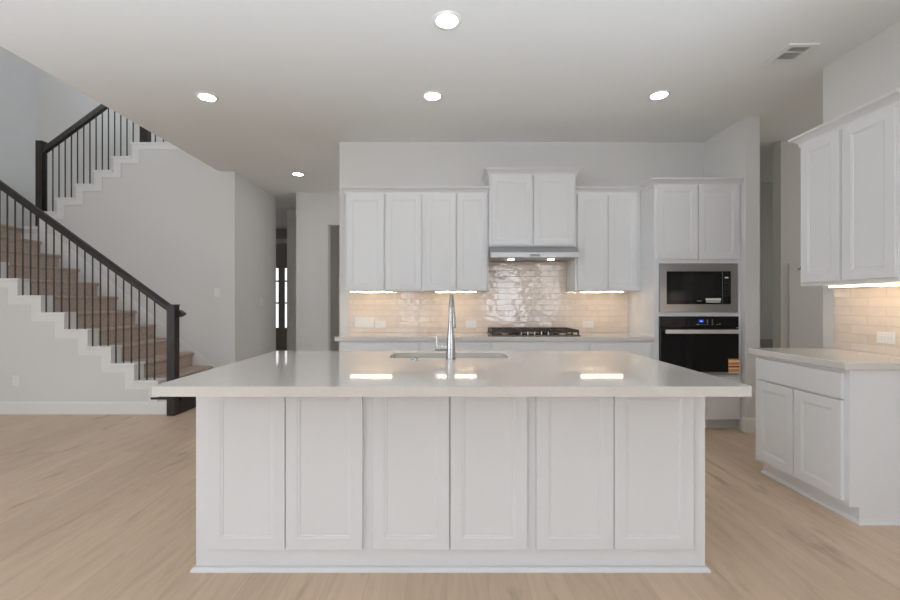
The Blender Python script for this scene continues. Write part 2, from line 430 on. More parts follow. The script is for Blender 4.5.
# wall between the flights: stepped under the upper flight, full height further right
pts = [(-6.0, 0), (-2.92, 0), (-2.92, 3.06), (-3.1, 3.06), (-3.1, 3.40), (ux(18), 3.40)]
pts += [(ux(18), 18*RISE-0.03)] if False else []
for n in range(17, 12, -1):
    pts += [(ux(n+1), uz(n)-0.03), (ux(n), uz(n)-0.03)]
pts += [(ux(13), RISE*12-0.03), (-6.0, RISE*12-0.03)]
pts = [p for i, p in enumerate(pts) if i == 0 or p != pts[i-1]]
struct('wall_stairs_middle', prism(bmesh.new(), pts, 'Y', 5.92, 6.04), WALL)
baseboard('baseboard_stairs_middle', [(-2.99, 5.92), (-2.92, 5.92)])

def ribbon(top, dx, dz):
    return top + [(x+dx, z-dz) for x, z in reversed(top)]
st = thing('staircase', 'lower carpeted flight of stairs rising left beside the kitchen', 'stairs', (lx(1), KF, 0))
def local(bm, o):
    bmesh.ops.translate(bm, verts=bm.verts, vec=-Vector(o.location)); return bm
# starter step in dark wood
obj('starter_step', local(prism(bmesh.new(), [(-3.0, 0), (-3.0, 0.155), (-2.975, 0.160), (-2.975, 0.19), (-3.31, 0.19), (-3.31, 0.0)], 'Y', KF+0.006, 5.92), st), DARKWOOD, st)['label'] = 'dark wooden bottom step'
obj('starter_nosing', local(B(-3.31, -3.085, KF-0.022, KF+0.006, 0.165, 0.19, 0.003), st), DARKWOOD, st)['label'] = 'thin dark end of bottom tread'
for n in range(2, 13):
    x, z = lx(n), RISE*n
    back = x - RUN - 0.02 if n < 12 else -6.75
    prof = [(x, z-RISE-0.02), (x, z-0.045), (x+0.018, z-0.042), (x+0.027, z-0.03), (x+0.028, z-0.015), (x+0.020, z-0.004), (x+0.006, z), (back, z), (back, z-RISE-0.02)]
    y1 = 5.918 if n < 12 else 7.10
    y0 = KF+0.14 if n > 2 else KF+0.14
    obj('carpeted_step', local(prism(bmesh.new(), prof, 'Y', y0+0.002, y1), st), CARPET, st)
top = [(lx(2), RISE-0.02), (lx(2), RISE*2)]
for n in range(3, 13): top += [(lx(n), RISE*(n-1)), (lx(n), RISE*n)]
top += [(-6.7, RISE*12)]
obj('stringer_trim', local(prism(bmesh.new(), ribbon([(x, z-0.03) for x, z in top], -0.10, 0.072), 'Y', KF-0.014, KF), st), TRIM, st)
for n in range(2, 13):
    l = lx(n+1) if n < 12 else -6.7
    obj('step_cap', local(B(l-0.006 if n < 12 else l, lx(n)+0.022, KF-0.028, KF+0.142, RISE*n-0.03, RISE*n, 0.004), st), TRIM, st)
    obj('riser_trim', local(B(lx(n), lx(n)+0.006, KF-0.014, KF+0.14, RISE*(n-1), RISE*n-0.03), st), TRIM, st)
# sloped skirt board on the wall behind
sl = RISE/RUN
def skz(x): return 2*RISE + (lx(2)-x)*sl
obj('skirt_board', local(prism(bmesh.new(), [(-2.94, 0.0), (-2.94, 0.165), (-5.424, 2.19), (-5.95, 2.19), (-5.95, skz(-5.95)-0.25), (-3.2, 0.0)], 'Y', 5.909, 5.9185), st), TRIM, st)

st2 = thing('staircase', 'upper flight of stairs rising right behind the stairwell wall', 'stairs', (ux(13), 6.04, RISE*12))
for n in range(13, 19):
    x, z = ux(n), uz(n)
    fwd = x + 0.258 + 0.02 if n < 18 else -3.1
    prof = [(x, z-RISE-0.02), (x, z-0.045), (x-0.02, z-0.042), (x-0.028, z-0.02), (x-0.012, z-0.003), (x+0.004, z), (fwd, z), (fwd, z-RISE-0.02)]
    obj('carpeted_step', local(prism(bmesh.new(), prof, 'Y', 6.042, 7.098), st2), CARPET, st2)
top = [(ux(13), RISE*12-0.05), (ux(13), uz(13))]
for n in range(14, 19): top += [(ux(n), uz(n-1)), (ux(n), uz(n))]
top += [(-3.12, uz(18))]
obj('stringer_trim', local(prism(bmesh.new(), ribbon([(x, z-0.03) for x, z in top], 0.10, 0.068), 'Y', 5.905, 5.92), st2), TRIM, st2)
for n in range(13, 19):
    r = ux(n+1) if n < 18 else -3.12
    obj('step_cap', local(B(ux(n)-0.024, r, 5.893, 6.045, uz(n)-0.03, uz(n), 0.004), st2), TRIM, st2)
obj('landing_cap', local(B(-5.95, ux(13)-0.002, 5.893, 6.04, RISE*12-0.03, RISE*12+0.012, 0.004), st2), TRIM, st2)

def rail_profile():   # (across, up)
    return [(-0.026, 0.0), (0.026, 0.0), (0.032, 0.018), (0.030, 0.040), (0.034, 0.050), (0.026, 0.068), (0.010, 0.074), (-0.010, 0.074), (-0.026, 0.068), (-0.034, 0.050), (-0.030, 0.040), (-0.032, 0.018)]
def rail(p0, p1):
    """handrail in the X-Z plane between two points on its underside; plumb ends"""
    bm = bmesh.new(); rg = []
    k = math.sqrt((p1[0]-p0[0])**2 + (p1[2]-p0[2])**2)/abs(p1[0]-p0[0])
    for p in (p0, p1):
        rg.append([bm.verts.new((p[0], p[1]+a, p[2]+u*k)) for a, u in rail_profile()])
    n = len(rg[0])
    for i in range(n):
        j = (i+1) % n; bm.faces.new((rg[0][i], rg[0][j], rg[1][j], rg[1][i]))
    bm.faces.new(rg[0]); bm.faces.new(rg[1])
    bmesh.ops.recalc_face_normals(bm, faces=bm.faces)
    return bm
def newel(x, y, z0, z1, s=0.045):
    bm = bmesh.new()
    box(bm, x-s, x+s, y-s, y+s, z0, z1, 0.003)
    return bm
# lower railing
RY = KF + 0.035
rl = thing('stair_railing', 'lower dark stair railing with thin iron balusters and a floor-standing newel post', 'railing', (-3.045, 4.78, 0))
def rz_low(x): return 1.128 + 0.728*(-3.09-x)      # underside of the handrail
obj('newel_post', local(newel(-3.045, 4.78, 0, 1.215), rl), DARKWOOD, rl)
obj('newel_cap', local(B(-3.094, -2.996, 4.731, 4.829, 1.215, 1.228, 0.003), rl), DARKWOOD, rl)
obj('rail_end', local(prism(bmesh.new(), [(-2.998, 1.085), (-2.965, 1.10), (-2.94, 1.125), (-2.998, 1.165)], 'Y', 4.80, 4.86), rl), DARKWOOD, rl)
obj('handrail', local(rail((-3.088, RY-0.03, rz_low(-3.09)), (-6.6, RY-0.03, rz_low(-6.6))), rl), DARKWOOD, rl)
for n in range(2, 13):
    for k in range(3):
        x = lx(n) - 0.040 - 0.087*k
        if x > -3.16: continue
        obj('baluster', local(lathe(bmesh.new(), [(0.0078, 0), (0.0078, rz_low(x)-RISE*n+0.012)], 8, (x, RY-0.03, RISE*n)), rl), DARKMETAL, rl, True)
# upper railing
ru = thing('stair_railing', 'upper dark stair railing climbing toward the ceiling edge', 'railing', (-5.62, 5.985, RISE*12))
UY = 5.985
def rz_up(x): return 3.36 + 0.736*(x+5.55)
obj('newel_post', local(newel(-5.645, UY, RISE*12+0.012, 3.49), ru), DARKWOOD, ru)
obj('newel_post', local(newel(-4.19, UY, uz(18), uz(18)+1.15), ru), DARKWOOD, ru)
obj('handrail', local(rail((-5.60, UY, rz_up(-5.60)), (-4.235, UY, rz_up(-4.235))), ru), DARKWOOD, ru)
obj('handrail', local(rail((-4.145, UY, uz(18)+0.92), (-3.12, UY, uz(18)+0.921)), ru), DARKWOOD, ru)
for n in range(13, 18):
    for k in range(3):
        x = ux(n) + 0.043 + 0.086*k
        if x < -5.585 or x > -4.25: continue
        obj('baluster', local(lathe(bmesh.new(), [(0.0078, 0), (0.0078, rz_up(x)-uz(n)+0.012)], 8, (x, UY, uz(n))), ru), DARKMETAL, ru, True)
x = -4.27
obj('baluster', local(lathe(bmesh.new(), [(0.0078, 0), (0.0078, rz_up(x)-uz(18)+0.012)], 8, (x, UY, uz(18))), ru), DARKMETAL, ru, True)
for k in range(8):
    x = -4.06 + 0.112*k
    obj('baluster', local(lathe(bmesh.new(), [(0.0078, 0), (0.0078, 0.925)], 8, (x, UY, uz(18))), ru), DARKMETAL, ru, True)

# ------------------------------------------------------------------ cabinets
def door_bm(x0, x1, z0, z1, y=0.0, t=0.02, fr=0.055, flat=False):
    bm = B(x0, x1, y-t, y, z0, z1, 0.0018)
    if flat: return bm
    f = min((f for f in bm.faces if f.normal.y < -0.99), key=lambda f: -f.calc_area())
    for th, dp in ((fr, 0), (0.0025, -0.0018), (0.009, -0.0008), (0.003, -0.003)):
        bmesh.ops.inset_individual(bm, faces=[f], thickness=th, depth=dp, use_even_offset=True)
    return bm
def carcass(W, D, H, toe=0.0, recess=0.075, hollow=False):
    bm = bmesh.new()
    if hollow:
        t = 0.018
        box(bm, 0, t, 0, D, toe, H); box(bm, W-t, W, 0, D, toe, H)
        box(bm, t, W-t, 0, t, toe, H); box(bm, t, W-t, D-t, D, toe, H); box(bm, t, W-t, t, D-t, toe, toe+t)
        if toe: box(bm, 0, W, recess, D, 0, toe)
        bmesh.ops.remove_doubles(bm, verts=bm.verts, dist=1e-6)
        return bm
    if toe:
        return prism(bm, [(recess, 0), (D, 0), (D, H), (0, H), (0, toe), (recess, toe)], 'X', 0, W)
    return box(bm, 0, W, 0, D, 0, H)
CROWN = [(0, -0.018), (0.008, -0.018), (0.010, 0.004), (0.018, 0.016), (0.034, 0.032), (0.046, 0.038), (0.052, 0.044), (0.052, 0.056), (0, 0.056)]
def cabinet(label, loc, W, D, H, doors, rz=0.0, toe=0.0, crown=None, drawers=(), group=None, hollow=False, name='wall_cabinet', shoe=None, recess=0.075, fr=0.055):
    t = thing(name, label, 'cabinet', loc, rz, group)
    obj('body', carcass(W, D, H, toe, recess, hollow), CAB, t)
    for x0, x1, z0, z1 in doors: obj('door', door_bm(x0, x1, z0, z1, fr=fr), CAB, t)
    for x0, x1, z0, z1 in drawers: obj('drawer_front', door_bm(x0, x1, z0, z1, flat=True), CAB, t)
    if crown: obj('crown', sweep(bmesh.new(), crown, [(o, H-0.022+z) for o, z in CROWN]), CAB, t)
    if shoe: obj('shoe_moulding', sweep(bmesh.new(), shoe, [(0, 0), (0.016, 0), (0.015, 0.008), (0.010, 0.016), (0, 0.019)]), CAB, t)
    return t
UF = 4.50                  # face of the wall cabinets
UH = 2.418-1.37
yd = KB-UF-0.001
cabinet('white two-door wall cabinet at the left end above the tile, beside the hall', (-1.06, UF, 1.37), 0.81, yd, UH,
        [(0.018, 0.400, 0.012, 1.006), (0.418, 0.792, 0.012, 1.006)], crown=[(0, yd), (0, 0), (0.81, 0)])
cabinet('white two-door wall cabinet just left of the range hood', (-0.25, UF, 1.37), 0.685, yd, UH,
        [(0.022, 0.342, 0.012, 1.006), (0.352, 0.665, 0.012, 1.006)], crown=[(0, 0), (0.685, 0)])
HD = KB-4.46-0.001
cabinet('taller raised white cabinet directly above the range hood', (0.438, 4.46, 1.83), 0.897, HD, 2.602-1.83,
        [(0.020, 0.444, 0.015, 0.732), (0.460, 0.880, 0.015, 0.732)], crown=[(0, HD), (0, 0), (0.897, 0), (0.897, HD)])
cabinet('white two-door wall cabinet between the range hood and the oven tower', (1.34, UF, 1.37), 0.688, yd, UH,
        [(0.022, 0.336, 0.012, 1.006), (0.342, 0.645, 0.012, 1.006)], crown=[(0, 0), (0.688, 0)])

# LED bars below the wall cabinets
def led(label, x0, x1, y, z, rz=0.0, L=None):
    t = thing('light_bar', label, 'light', (x0, y, z), rz, 'under-cabinet light bars')
    L = L or (x1-x0)
    obj('housing', B(0, L, -0.016, 0.016, -0.005, 0.0), PLATE, t)
    obj('diffuser', B(0.004, L-0.004, -0.014, 0.014, -0.013, -0.005, 0.002), LED, t)
    return t
led('lit warm bar under the leftmost wall cabinet', -1.028, -0.582, 4.57, 1.37)
led('lit warm bar under the cabinet left of the hood', -0.125, 0.315, 4.57, 1.37)
led('lit warm bar under the cabinet between hood and oven', 1.42, 1.87, 4.57, 1.37)
led('long lit warm bar under the right-hand wall cabinet', 2.70, 0, 3.03, 1.37, -PI/2, 0.57)

# base run under the far worktop
BF = 4.22
bd = KB-BF-0.002
zt = 0.872
g = 'white base cabinets under the far worktop'
cabinet('white base cabinet at the hall end of the far worktop', (-1.06, BF, 0), 0.795, bd, zt, [(0.02, 0.39, 0.12, 0.69), (0.40, 0.775, 0.12, 0.69)], toe=0.10, drawers=[(0.02, 0.775, 0.70, 0.852)], name='base_cabinet', group=g)
cabinet('white base cabinet left of the cooktop cabinet on the far side', (-0.265, BF, 0), 0.685, bd, zt, [(0.02, 0.337, 0.12, 0.69), (0.345, 0.665, 0.12, 0.69)], toe=0.10, drawers=[(0.02, 0.665, 0.70, 0.852)], name='base_cabinet', group=g)
cabinet('wide white base cabinet right below the gas cooktop', (0.42, BF, 0), 0.955, bd, zt, [(0.02, 0.472, 0.12, 0.69), (0.482, 0.935, 0.12, 0.69)], toe=0.10, drawers=[(0.02, 0.935, 0.70, 0.852)], name='base_cabinet', group=g)
cabinet('white base cabinet between the cooktop cabinet and oven tower', (1.375, BF, 0), 0.655, bd, zt, [(0.02, 0.322, 0.12, 0.69), (0.332, 0.62, 0.12, 0.69)], toe=0.10, drawers=[(0.02, 0.62, 0.70, 0.852)], name='base_cabinet', group=g)
o = obj('worktop', B(-1.098, 2.029, 4.195, 4.819, zt, 0.914, 0.003), QUARTZ)
tag(o, 'pale quartz worktop along the far wall, carrying the gas cooktop', 'countertop')

# tiled backsplashes
bm = prism(bmesh.new(), [(-1.10, 0.915), (2.029, 0.915), (2.029, 1.369), (1.338, 1.369), (1.338, 1.829), (0.437, 1.829), (0.437, 1.369), (-1.10, 1.369)], 'Y', 4.820, 4.8285)
tag(obj('tile_backsplash', bm, TILE_X), 'glossy beige tile backsplash behind the gas cooktop', 'backsplash')
bm = B(2.876, 2.8845, 1.6, 3.197, 0.915, 1.369)
tag(obj('tile_backsplash', bm, TILE_Y), 'beige tile backsplash on the right wall over the short worktop', 'backsplash')

# oven tower
TX, TW = 2.03, 0.853
tw = thing('oven_tower', 'tall white cabinet housing the microwave and wall oven', 'cabinet', (TX, BF, 0))
bm = bmesh.new()
t = 0.02; TD = KB-BF-0.002; TH = 2.428
prism(bm, [(0.075, 0), (TD, 0), (TD, TH), (0, TH), (0, 0.10), (0.075, 0.10)], 'X', 0, 0.049)
prism(bm, [(0.075, 0), (TD, 0), (TD, TH), (0, TH), (0, 0.10), (0.075, 0.10)], 'X', 0.812, TW)
box(bm, 0.049, 0.812, TD-t, TD, 0, TH)
box(bm, 0.049, 0.812, 0, TD-t, 1.634, TH)
box(bm, 0.049, 0.812, 0, TD-t, 1.115, 1.155)
box(bm, 0.049, 0.812, 0, TD-t, 0.10, 0.542)
box(bm, 0.049, 0.812, 0.075, TD-t, 0, 0.10)
bmesh.ops.remove_doubles(bm, verts=bm.verts, dist=1e-6)
obj('body', bm, CAB, tw)
for a, b in ((0.026, 0.420), (0.430, 0.826)): obj('door', door_bm(a, b, 1.675, 2.400), CAB, tw)
obj('drawer_front', door_bm(0.026, 0.826, 0.106, 0.515, flat=True), CAB, tw)
obj('crown', sweep(bmesh.new(), [(0, 0.212), (0, 0), (TW-0.001, 0)], [(o_, TH-0.022+z_) for o_, z_ in CROWN]), CAB, tw)
obj('side_filler', B(0.8535, 0.8549, 0.03, TD, 0, TH), CAB, tw)

# microwave
mw = thing('microwave', 'built-in microwave with wide stainless trim above the wall oven', 'microwave', (2.461, 4.20, 1.157))
bm = bmesh.new()
W2, H2 = 0.380, 0.475
prism(bm, [(-W2, 0), (W2, 0), (W2, H2), (-W2, H2), (-W2, 0.076), (-0.316, 0.076), (-0.316, H2-0.072), (0.312, H2-0.072), (0.312, 0.076), (-W2, 0.0755)], 'Y', 0.0, 0.018)
obj('trim_frame', bm, STEEL, mw)
obj('oven_box', B(-0.378, 0.378, 0.021, 0.45, 0.002, 0.473), BLACK, mw)
dm = obj('door', B(-0.313, 0.225, -0.004, 0.016, 0.079, H2-0.078, 0.002), BLACKGLASS, mw)
obj('window_screen', B(-0.285, 0.150, -0.0048, -0.0038, 0.115, H2-0.115), mat('window_mesh', (0.012, 0.012, 0.013), 0.12), dm)
obj('emblem', B(-0.022, 0.022, -0.0052, -0.0038, 0.106, 0.112), MARK, dm)
obj('painted_reflection', B(0.062, 0.212, -0.0056, -0.0046, 0.118, 0.134), CARD, dm)['label'] = 'white painted reflection on the microwave door'  # bright reflection in the glass, put in as a thin pale patch
obj('painted_reflection', B(0.066, 0.208, -0.0056, -0.0046, 0.092, 0.118), MARK, dm)['label'] = 'grey lower part of the painted reflection'  # greyer part of the same reflection, also a coloured patch
pn = obj('control_panel', B(0.226, 0.310, -0.004, 0.016, 0.079, H2-0.078, 0.002), BLACKGLASS, mw)
obj('display', B(0.250, 0.284, -0.0052, -0.0038, 0.330, 0.342), mat('pale_display', (0.3, 0.3, 0.3), 0.4, emit=(0.9, 0.95, 1), estr=0.35), pn)
for r in range(5):
    for c in range(3):
        obj('key', B(0.240+c*0.022, 0.250+c*0.022, -0.0050, -0.0038, 0.155+r*0.030, 0.161+r*0.030), mat('key_grey', (0.10, 0.10, 0.10), 0.5) if (r, c) == (0, 0) else bpy.data.materials['key_grey'], pn)
obj('door_rail', B(-0.316, 0.312, -0.006, 0.016, H2-0.078, H2-0.073), STEEL, mw)

# wall oven
ov = thing('wall_oven', 'black glass built-in wall oven with stainless bar handle below the microwave', 'oven', (2.461, 4.20, 0.545))
obj('oven_box', B(-0.378, 0.378, 0.021, 0.50, 0.002, 0.565), BLACK, ov)
pn = obj('control_panel', B(-0.381, 0.381, -0.012, 0.018, 0.462, 0.568, 0.003), BLACKGLASS, ov)
obj('display', B(-0.010, 0.038, -0.0135, -0.0115, 0.508, 0.540), BLUE, pn)['label'] = 'lit blue oven display'
obj('clock_digits', B(0.004, 0.026, -0.0142, -0.0128, 0.520, 0.527), mat('digit_blue', (0.2, 0.4, 0.8), 0.4, emit=(0.35, 0.6, 1.0), estr=1.2), pn)
for k in range(5): obj('key', B(-0.034+k*0.020, -0.026+k*0.020, -0.0132, -0.0118, 0.488, 0.493), MARK, pn)
for k, (x, z) in enumerate(((0.070, 0.490), (0.070, 0.510), (0.070, 0.530), (0.118, 0.490), (0.118, 0.510), (0.118, 0.530), (0.165, 0.486), (0.190, 0.492))):
    obj('key', B(x, x+0.012, -0.0132, -0.0118, z, z+0.006), MARK, pn)
dr = obj('door', B(-0.378, 0.378, -0.020, 0.018, 0.030, 0.456, 0.004), BLACKGLASS, ov)
bm = bmesh.new(); box(bm, -0.352, 0.352, -0.068, -0.044, 0.404, 0.444, 0.006, 2)
hd = obj('handle', bm, mat('brushed_bar', (0.85, 0.85, 0.85), 0.5, 1.0), dr); hd['label'] = 'stainless bar handle'
for x in (-0.33, 0.33): obj('handle_mount', B(x-0.012, x+0.012, -0.0455, -0.019, 0.412, 0.436), STEEL, dr)
obj('vent_strip', B(-0.381, 0.381, -0.008, 0.018, -0.002, 0.027, 0.002), STEEL, ov)
# orange tag hung on the oven door
tg = thing('hang_tag', 'orange and white striped card on the lower right of the oven door', 'tag', (2.787, 4.178, 0.563))
obj('card', B(-0.053, 0.053, -0.002, 0.0, 0.0, 0.140), ORANGE, tg)
for z0, z1, m in ((0.0, 0.013, CARD), (0.042, 0.054, CARD), (0.058, 0.070, RUST), (0.074, 0.080, CARD), (0.108, 0.124, CARD)):
    obj('stripe', B(-0.053, 0.053, -0.003, -0.002, z0, z1), m, tg)

# range hood
hd = thing('range_hood', 'slim stainless range hood under the raised middle cabinet', 'range hood', (0.4395, 4.33, 1.704))
HW = 0.893
bm = prism(bmesh.new(), [(0, 0), (0.488, 0), (0.488, 0.124), (0.115, 0.124), (0, 0.052)], 'X', 0, HW)
bmesh.ops.bevel(bm, geom=list(bm.edges), offset=0.002, segments=1, affect='EDGES')
obj('canopy', bm, STEEL, hd)
cp = obj('control_strip', B(0.400, 0.495, -0.0025, 0.001, 0.012, 0.030), BLACK, hd)
for k in range(4): obj('button', B(0.406+k*0.022, 0.422+k*0.022, -0.0045, -0.002, 0.016, 0.026), MARK, cp)
for x in (0.235, 0.655): obj('lamp_lens', lathe(bmesh.new(), [(0.036, 0), (0.036, -0.004), (0.020, -0.006), (0, -0.006)], 20, (x, 0.20, 0)), FROST, hd)
for x in (0.05, 0.455): obj('filter', B(x, x+0.39, 0.26, 0.46, -0.004, 0.001), mat('filter_mesh', (0.35, 0.35, 0.36), 0.5, 1.0) if x < 0.1 else bpy.data.materials['filter_mesh'], hd)

# gas cooktop
ck = thing('gas_cooktop', 'black gas cooktop with dark iron grates and five knobs on the far worktop', 'cooktop', (0.444, 4.27, 0.914))
CW = 0.883
obj('tray', B(0, CW, 0, 0.50, 0, 0.012, 0.004), TRAY, ck)
def burner(x, y, r):
    bn = obj('burner', lathe(bmesh.new(), [(r, 0.0), (r, 0.010), (r*0.8, 0.014), (0, 0.014)], 20, (x, y, 0.012)), BRASS, ck, True)
    obj('burner_cap', lathe(bmesh.new(), [(r*0.78, 0), (r*0.78, 0.006), (r*0.6, 0.010), (0, 0.010)], 20, (x, y, 0.026)), IRON, bn, True)
for x, y, r in ((0.15, 0.14, 0.034), (0.15, 0.37, 0.042), (0.4415, 0.29, 0.055), (0.733, 0.14, 0.042), (0.733, 0.37, 0.034)): burner(x, y, r)
def grate(x0, x1, y0, y1):
    bm = bmesh.new(); b = 0.008; zt_, zb = 0.062, 0.036
    for x in (x0+b, x1-b): box(bm, x-b, x+b, y0, y1, zb, zt_)
    for y in (y0+b, y1-b): box(bm, x0+2*b, x1-2*b, y-b, y+b, zb, zt_)
    for k in range(1, 4):
        y = y0 + (y1-y0)*k/4
        box(bm, x0+2*b, x1-2*b, y-b*0.8, y+b*0.8, zb+0.003, zt_)
    xm = (x0+x1)/2
    ys = [y0+2*b] + [y0+(y1-y0)*k/4 for k in (1, 2, 3)] + [y1-2*b]
    for a, c in zip(ys, ys[1:]): box(bm, xm-b*0.8, xm+b*0.8, a, c, zb+0.003, zt_)
    for x in (x0+b, x1-b):
        for y in (y0+b, (y0+y1)/2, y1-b): box(bm, x-b, x+b, y-b, y+b, 0.0115, zb)
    bmesh.ops.remove_doubles(bm, verts=bm.verts, dist=1e-6)
    obj('grate', bm, IRON, ck)
grate(0.006, 0.290, 0.03, 0.475); grate(0.297, 0.586, 0.10, 0.475); grate(0.593, 0.877, 0.03, 0.475)
for k in range(5):
    obj('knob', lathe(bmesh.new(), [(0.014, 0), (0.014, 0.004), (0.008, 0.006), (0.007, 0.034), (0.006, 0.036), (0, 0.036)], 18, (0.300+k*0.068, 0.045, 0.012)), CHROME, ck, True)

# ------------------------------------------------------------------ right-hand cabinets
rb = cabinet('white base cabinet under the short worktop on the right', (2.275, 3.17, 0), 0.74, 0.608, zt,
        [(0.034, 0.362, 0.120, 0.688), (0.372, 0.708, 0.120, 0.688)], rz=-PI/2, toe=0.095, recess=0.055, drawers=[(0.034, 0.708, 0.700, 0.848)],
        name='base_cabinet', shoe=[(0.0, 0.055), (0.74, 0.055), (0.74, 0.608)])
o = obj('worktop', B(2.235, 2.875, 2.412, 3.192, zt, 0.914, 0.003), QUARTZ)
tag(o, 'short pale quartz worktop on the right-hand cabinet', 'countertop')
cabinet('large white two-door wall cabinet on the right wall', (2.575, 3.13, 1.37), 0.72, 0.308, UH,
        [(0.022, 0.326, 0.026, 1.008), (0.352, 0.676, 0.026, 1.008)], rz=-PI/2, crown=[(0, 0.308), (0, 0), (0.72, 0)])

# ------------------------------------------------------------------ island
IF, ID = 1.995, 0.965
g = 'white cabinets forming the island'
IZ = 0.873
dz0, dz1 = 0.104, 0.866
cabinet('white island cabinet at the left end, on the stair side', (-1.176, IF+0.02, 0), 0.801, ID, IZ, [(0.069, 0.4225, dz0, dz1), (0.427, 0.783, dz0, dz1)],
        name='island_cabinet', group=g, shoe=[(0, ID), (0, -0.006), (0.801, -0.006)], fr=0.052)
cabinet('middle white island cabinet in front of the sink', (-0.375, IF+0.02, 0), 0.765, ID, IZ, [(0.030, 0.386, dz0, dz1), (0.391, 0.747, dz0, dz1)],
        name='island_cabinet', group=g, shoe=[(0, -0.006), (0.765, -0.006)], hollow=True, fr=0.052)
cabinet('white island cabinet at the right end toward the oven', (0.390, IF+0.02, 0), 0.819, ID, IZ, [(0.025, 0.384, dz0, dz1), (0.388, 0.756, dz0, dz1)],
        name='island_cabinet', group=g, shoe=[(0, -0.006), (0.819, -0.006), (0.819, ID)], fr=0.052)
def rrect(x0, x1, y0, y1, r, n=6):
    out = []
    for cx, cy, a0 in ((x1-r, y1-r, 0), (x0+r, y1-r, PI/2), (x0+r, y0+r, PI), (x1-r, y0+r, 3*PI/2)):
        for i in range(n+1):
            a = a0 + PI/2*i/n
            out.append((cx+r*math.cos(a), cy+r*math.sin(a)))
    return out
SX0, SX1, SY0, SY1 = -0.358, 0.380, 2.610, 2.890
def slab_with_hole(outer, hole, z0, z1):
    bm = bmesh.new(); es = []
    for L in (outer, hole):
        vs = [bm.verts.new((x, y, z1)) for x, y in L]
        es += [bm.edges.new((vs[i], vs[(i+1) % len(vs)])) for i in range(len(vs))]
    r = bmesh.ops.triangle_fill(bm, edges=es, use_beauty=True)
    fs = list(bm.faces)
    ex = bmesh.ops.extrude_face_region(bm, geom=fs)
    for v in ex['geom']:
        if isinstance(v, bmesh.types.BMVert): v.co.z = z0
    bmesh.ops.recalc_face_normals(bm, faces=bm.faces)
    return bm
bm = slab_with_hole(rrect(-1.197, 1.234, 1.735, 3.015, 0.006, 2), rrect(SX0, SX1, SY0, SY1, 0.055), IZ, 0.914)
tag(obj('worktop', bm, QUARTZ), 'large pale quartz island worktop with undermount sink cutout', 'countertop')

# sink
sk = thing('sink', 'stainless undermount sink set into the island worktop', 'sink', ((SX0+SX1)/2, (SY0+SY1)/2, 0.66))
cx, cy = (SX0+SX1)/2, (SY0+SY1)/2
hx, hy = (SX1-SX0)/2, (SY1-SY0)/2
bm = bmesh.new(); rings = []
def ring(d, z, r): return [bm.verts.new((x, y, z)) for x, y in rrect(-hx-d, hx+d, -hy-d, hy+d, r)]
zr = IZ-0.66
for d, z, r in ((0.008, 0.002, 0.058), (0.008, zr-0.002, 0.062), (-0.001, zr-0.002, 0.054), (-0.003, 0.03, 0.052), (-0.012, 0.012, 0.045), (-0.030, 0.006, 0.030)):
    rings.append(ring(d, z, r))
k = len(rings[0])
for A, D in zip(rings, rings[1:]):
    for i in range(k): bm.faces.new((A[i], A[(i+1) % k], D[(i+1) % k], D[i]))
bm.faces.new(rings[0]); bm.faces.new(rings[-1])
bmesh.ops.recalc_face_normals(bm, faces=bm.faces)
obj('basin', bm, BASIN, sk, True)
obj('drain', lathe(bmesh.new(), [(0.045, 0), (0.045, 0.003), (0.030, 0.004), (0.028, 0.001), (0, 0.001)], 24, (0, 0.03, 0.006)), CHROME, sk, True)

# faucet
fc = thing('faucet', 'tall chrome pull-down faucet standing at the island sink', 'faucet', (0.022, 2.555, 0.914))
obj('base_flange', lathe(bmesh.new(), [(0.031, 0), (0.031, 0.004), (0.028, 0.008), (0, 0.008)], 28), CHROME, fc, True)
obj('body', lathe(bmesh.new(), [(0.027, 0.008), (0.0265, 0.06), (0.024, 0.11), (0.019, 0.17), (0.0145, 0.215), (0.0130, 0.225), (0, 0.225)], 28), CHROME, fc, True)
arc = [(0, 0, 0.222), (0, 0, 0.27), (0, 0.002, 0.30)]
R = 0.078
for i in range(0, 17):
    a = PI - (PI*1.06)*i/16
    arc.append((0.00085*i, R+R*math.cos(a), 0.302+R*math.sin(a)))
obj('spout', tube(bmesh.new(), arc, 0.0125, 16), CHROME, fc, True)
e = Vector(arc[-1]); e2 = Vector(arc[-2]); d = (e-e2).normalized()
pts = [e + d*s for s in (0.0, 0.010, 0.012, 0.05, 0.095, 0.110)]
obj('spray_head', tube(bmesh.new(), pts, [0.0130, 0.0135, 0.0155, 0.0165, 0.0165, 0.0140], 18), CHROME, fc, True)
lv = obj('lever_hub', lathe(bmesh.new(), [(0.014, -0.022), (0.014, -0.082), (0.012, -0.092), (0, -0.092)], 18, (0, 0, 0.064), 'X'), CHROME, fc, True)
obj('lever', tube(bmesh.new(), [(-0.081, 0, 0.068), (-0.082, 0, 0.10), (-0.083, 0, 0.141)], [0.007, 0.006, 0.006], 10), CHROME, lv, True)
# small button left of the sink front
bt = thing('sink_button', 'small round chrome button on the worktop in front of the sink', 'button', (-0.188, 2.525, 0.914))
obj('ring', lathe(bmesh.new(), [(0.024, 0), (0.024, 0.004), (0.020, 0.007), (0, 0.007)], 24), CHROME, bt, True)
obj('push_cap', lathe(bmesh.new(), [(0.014, 0.007), (0.014, 0.014), (0.011, 0.017), (0, 0.017)], 24), CHROME, bt, True)

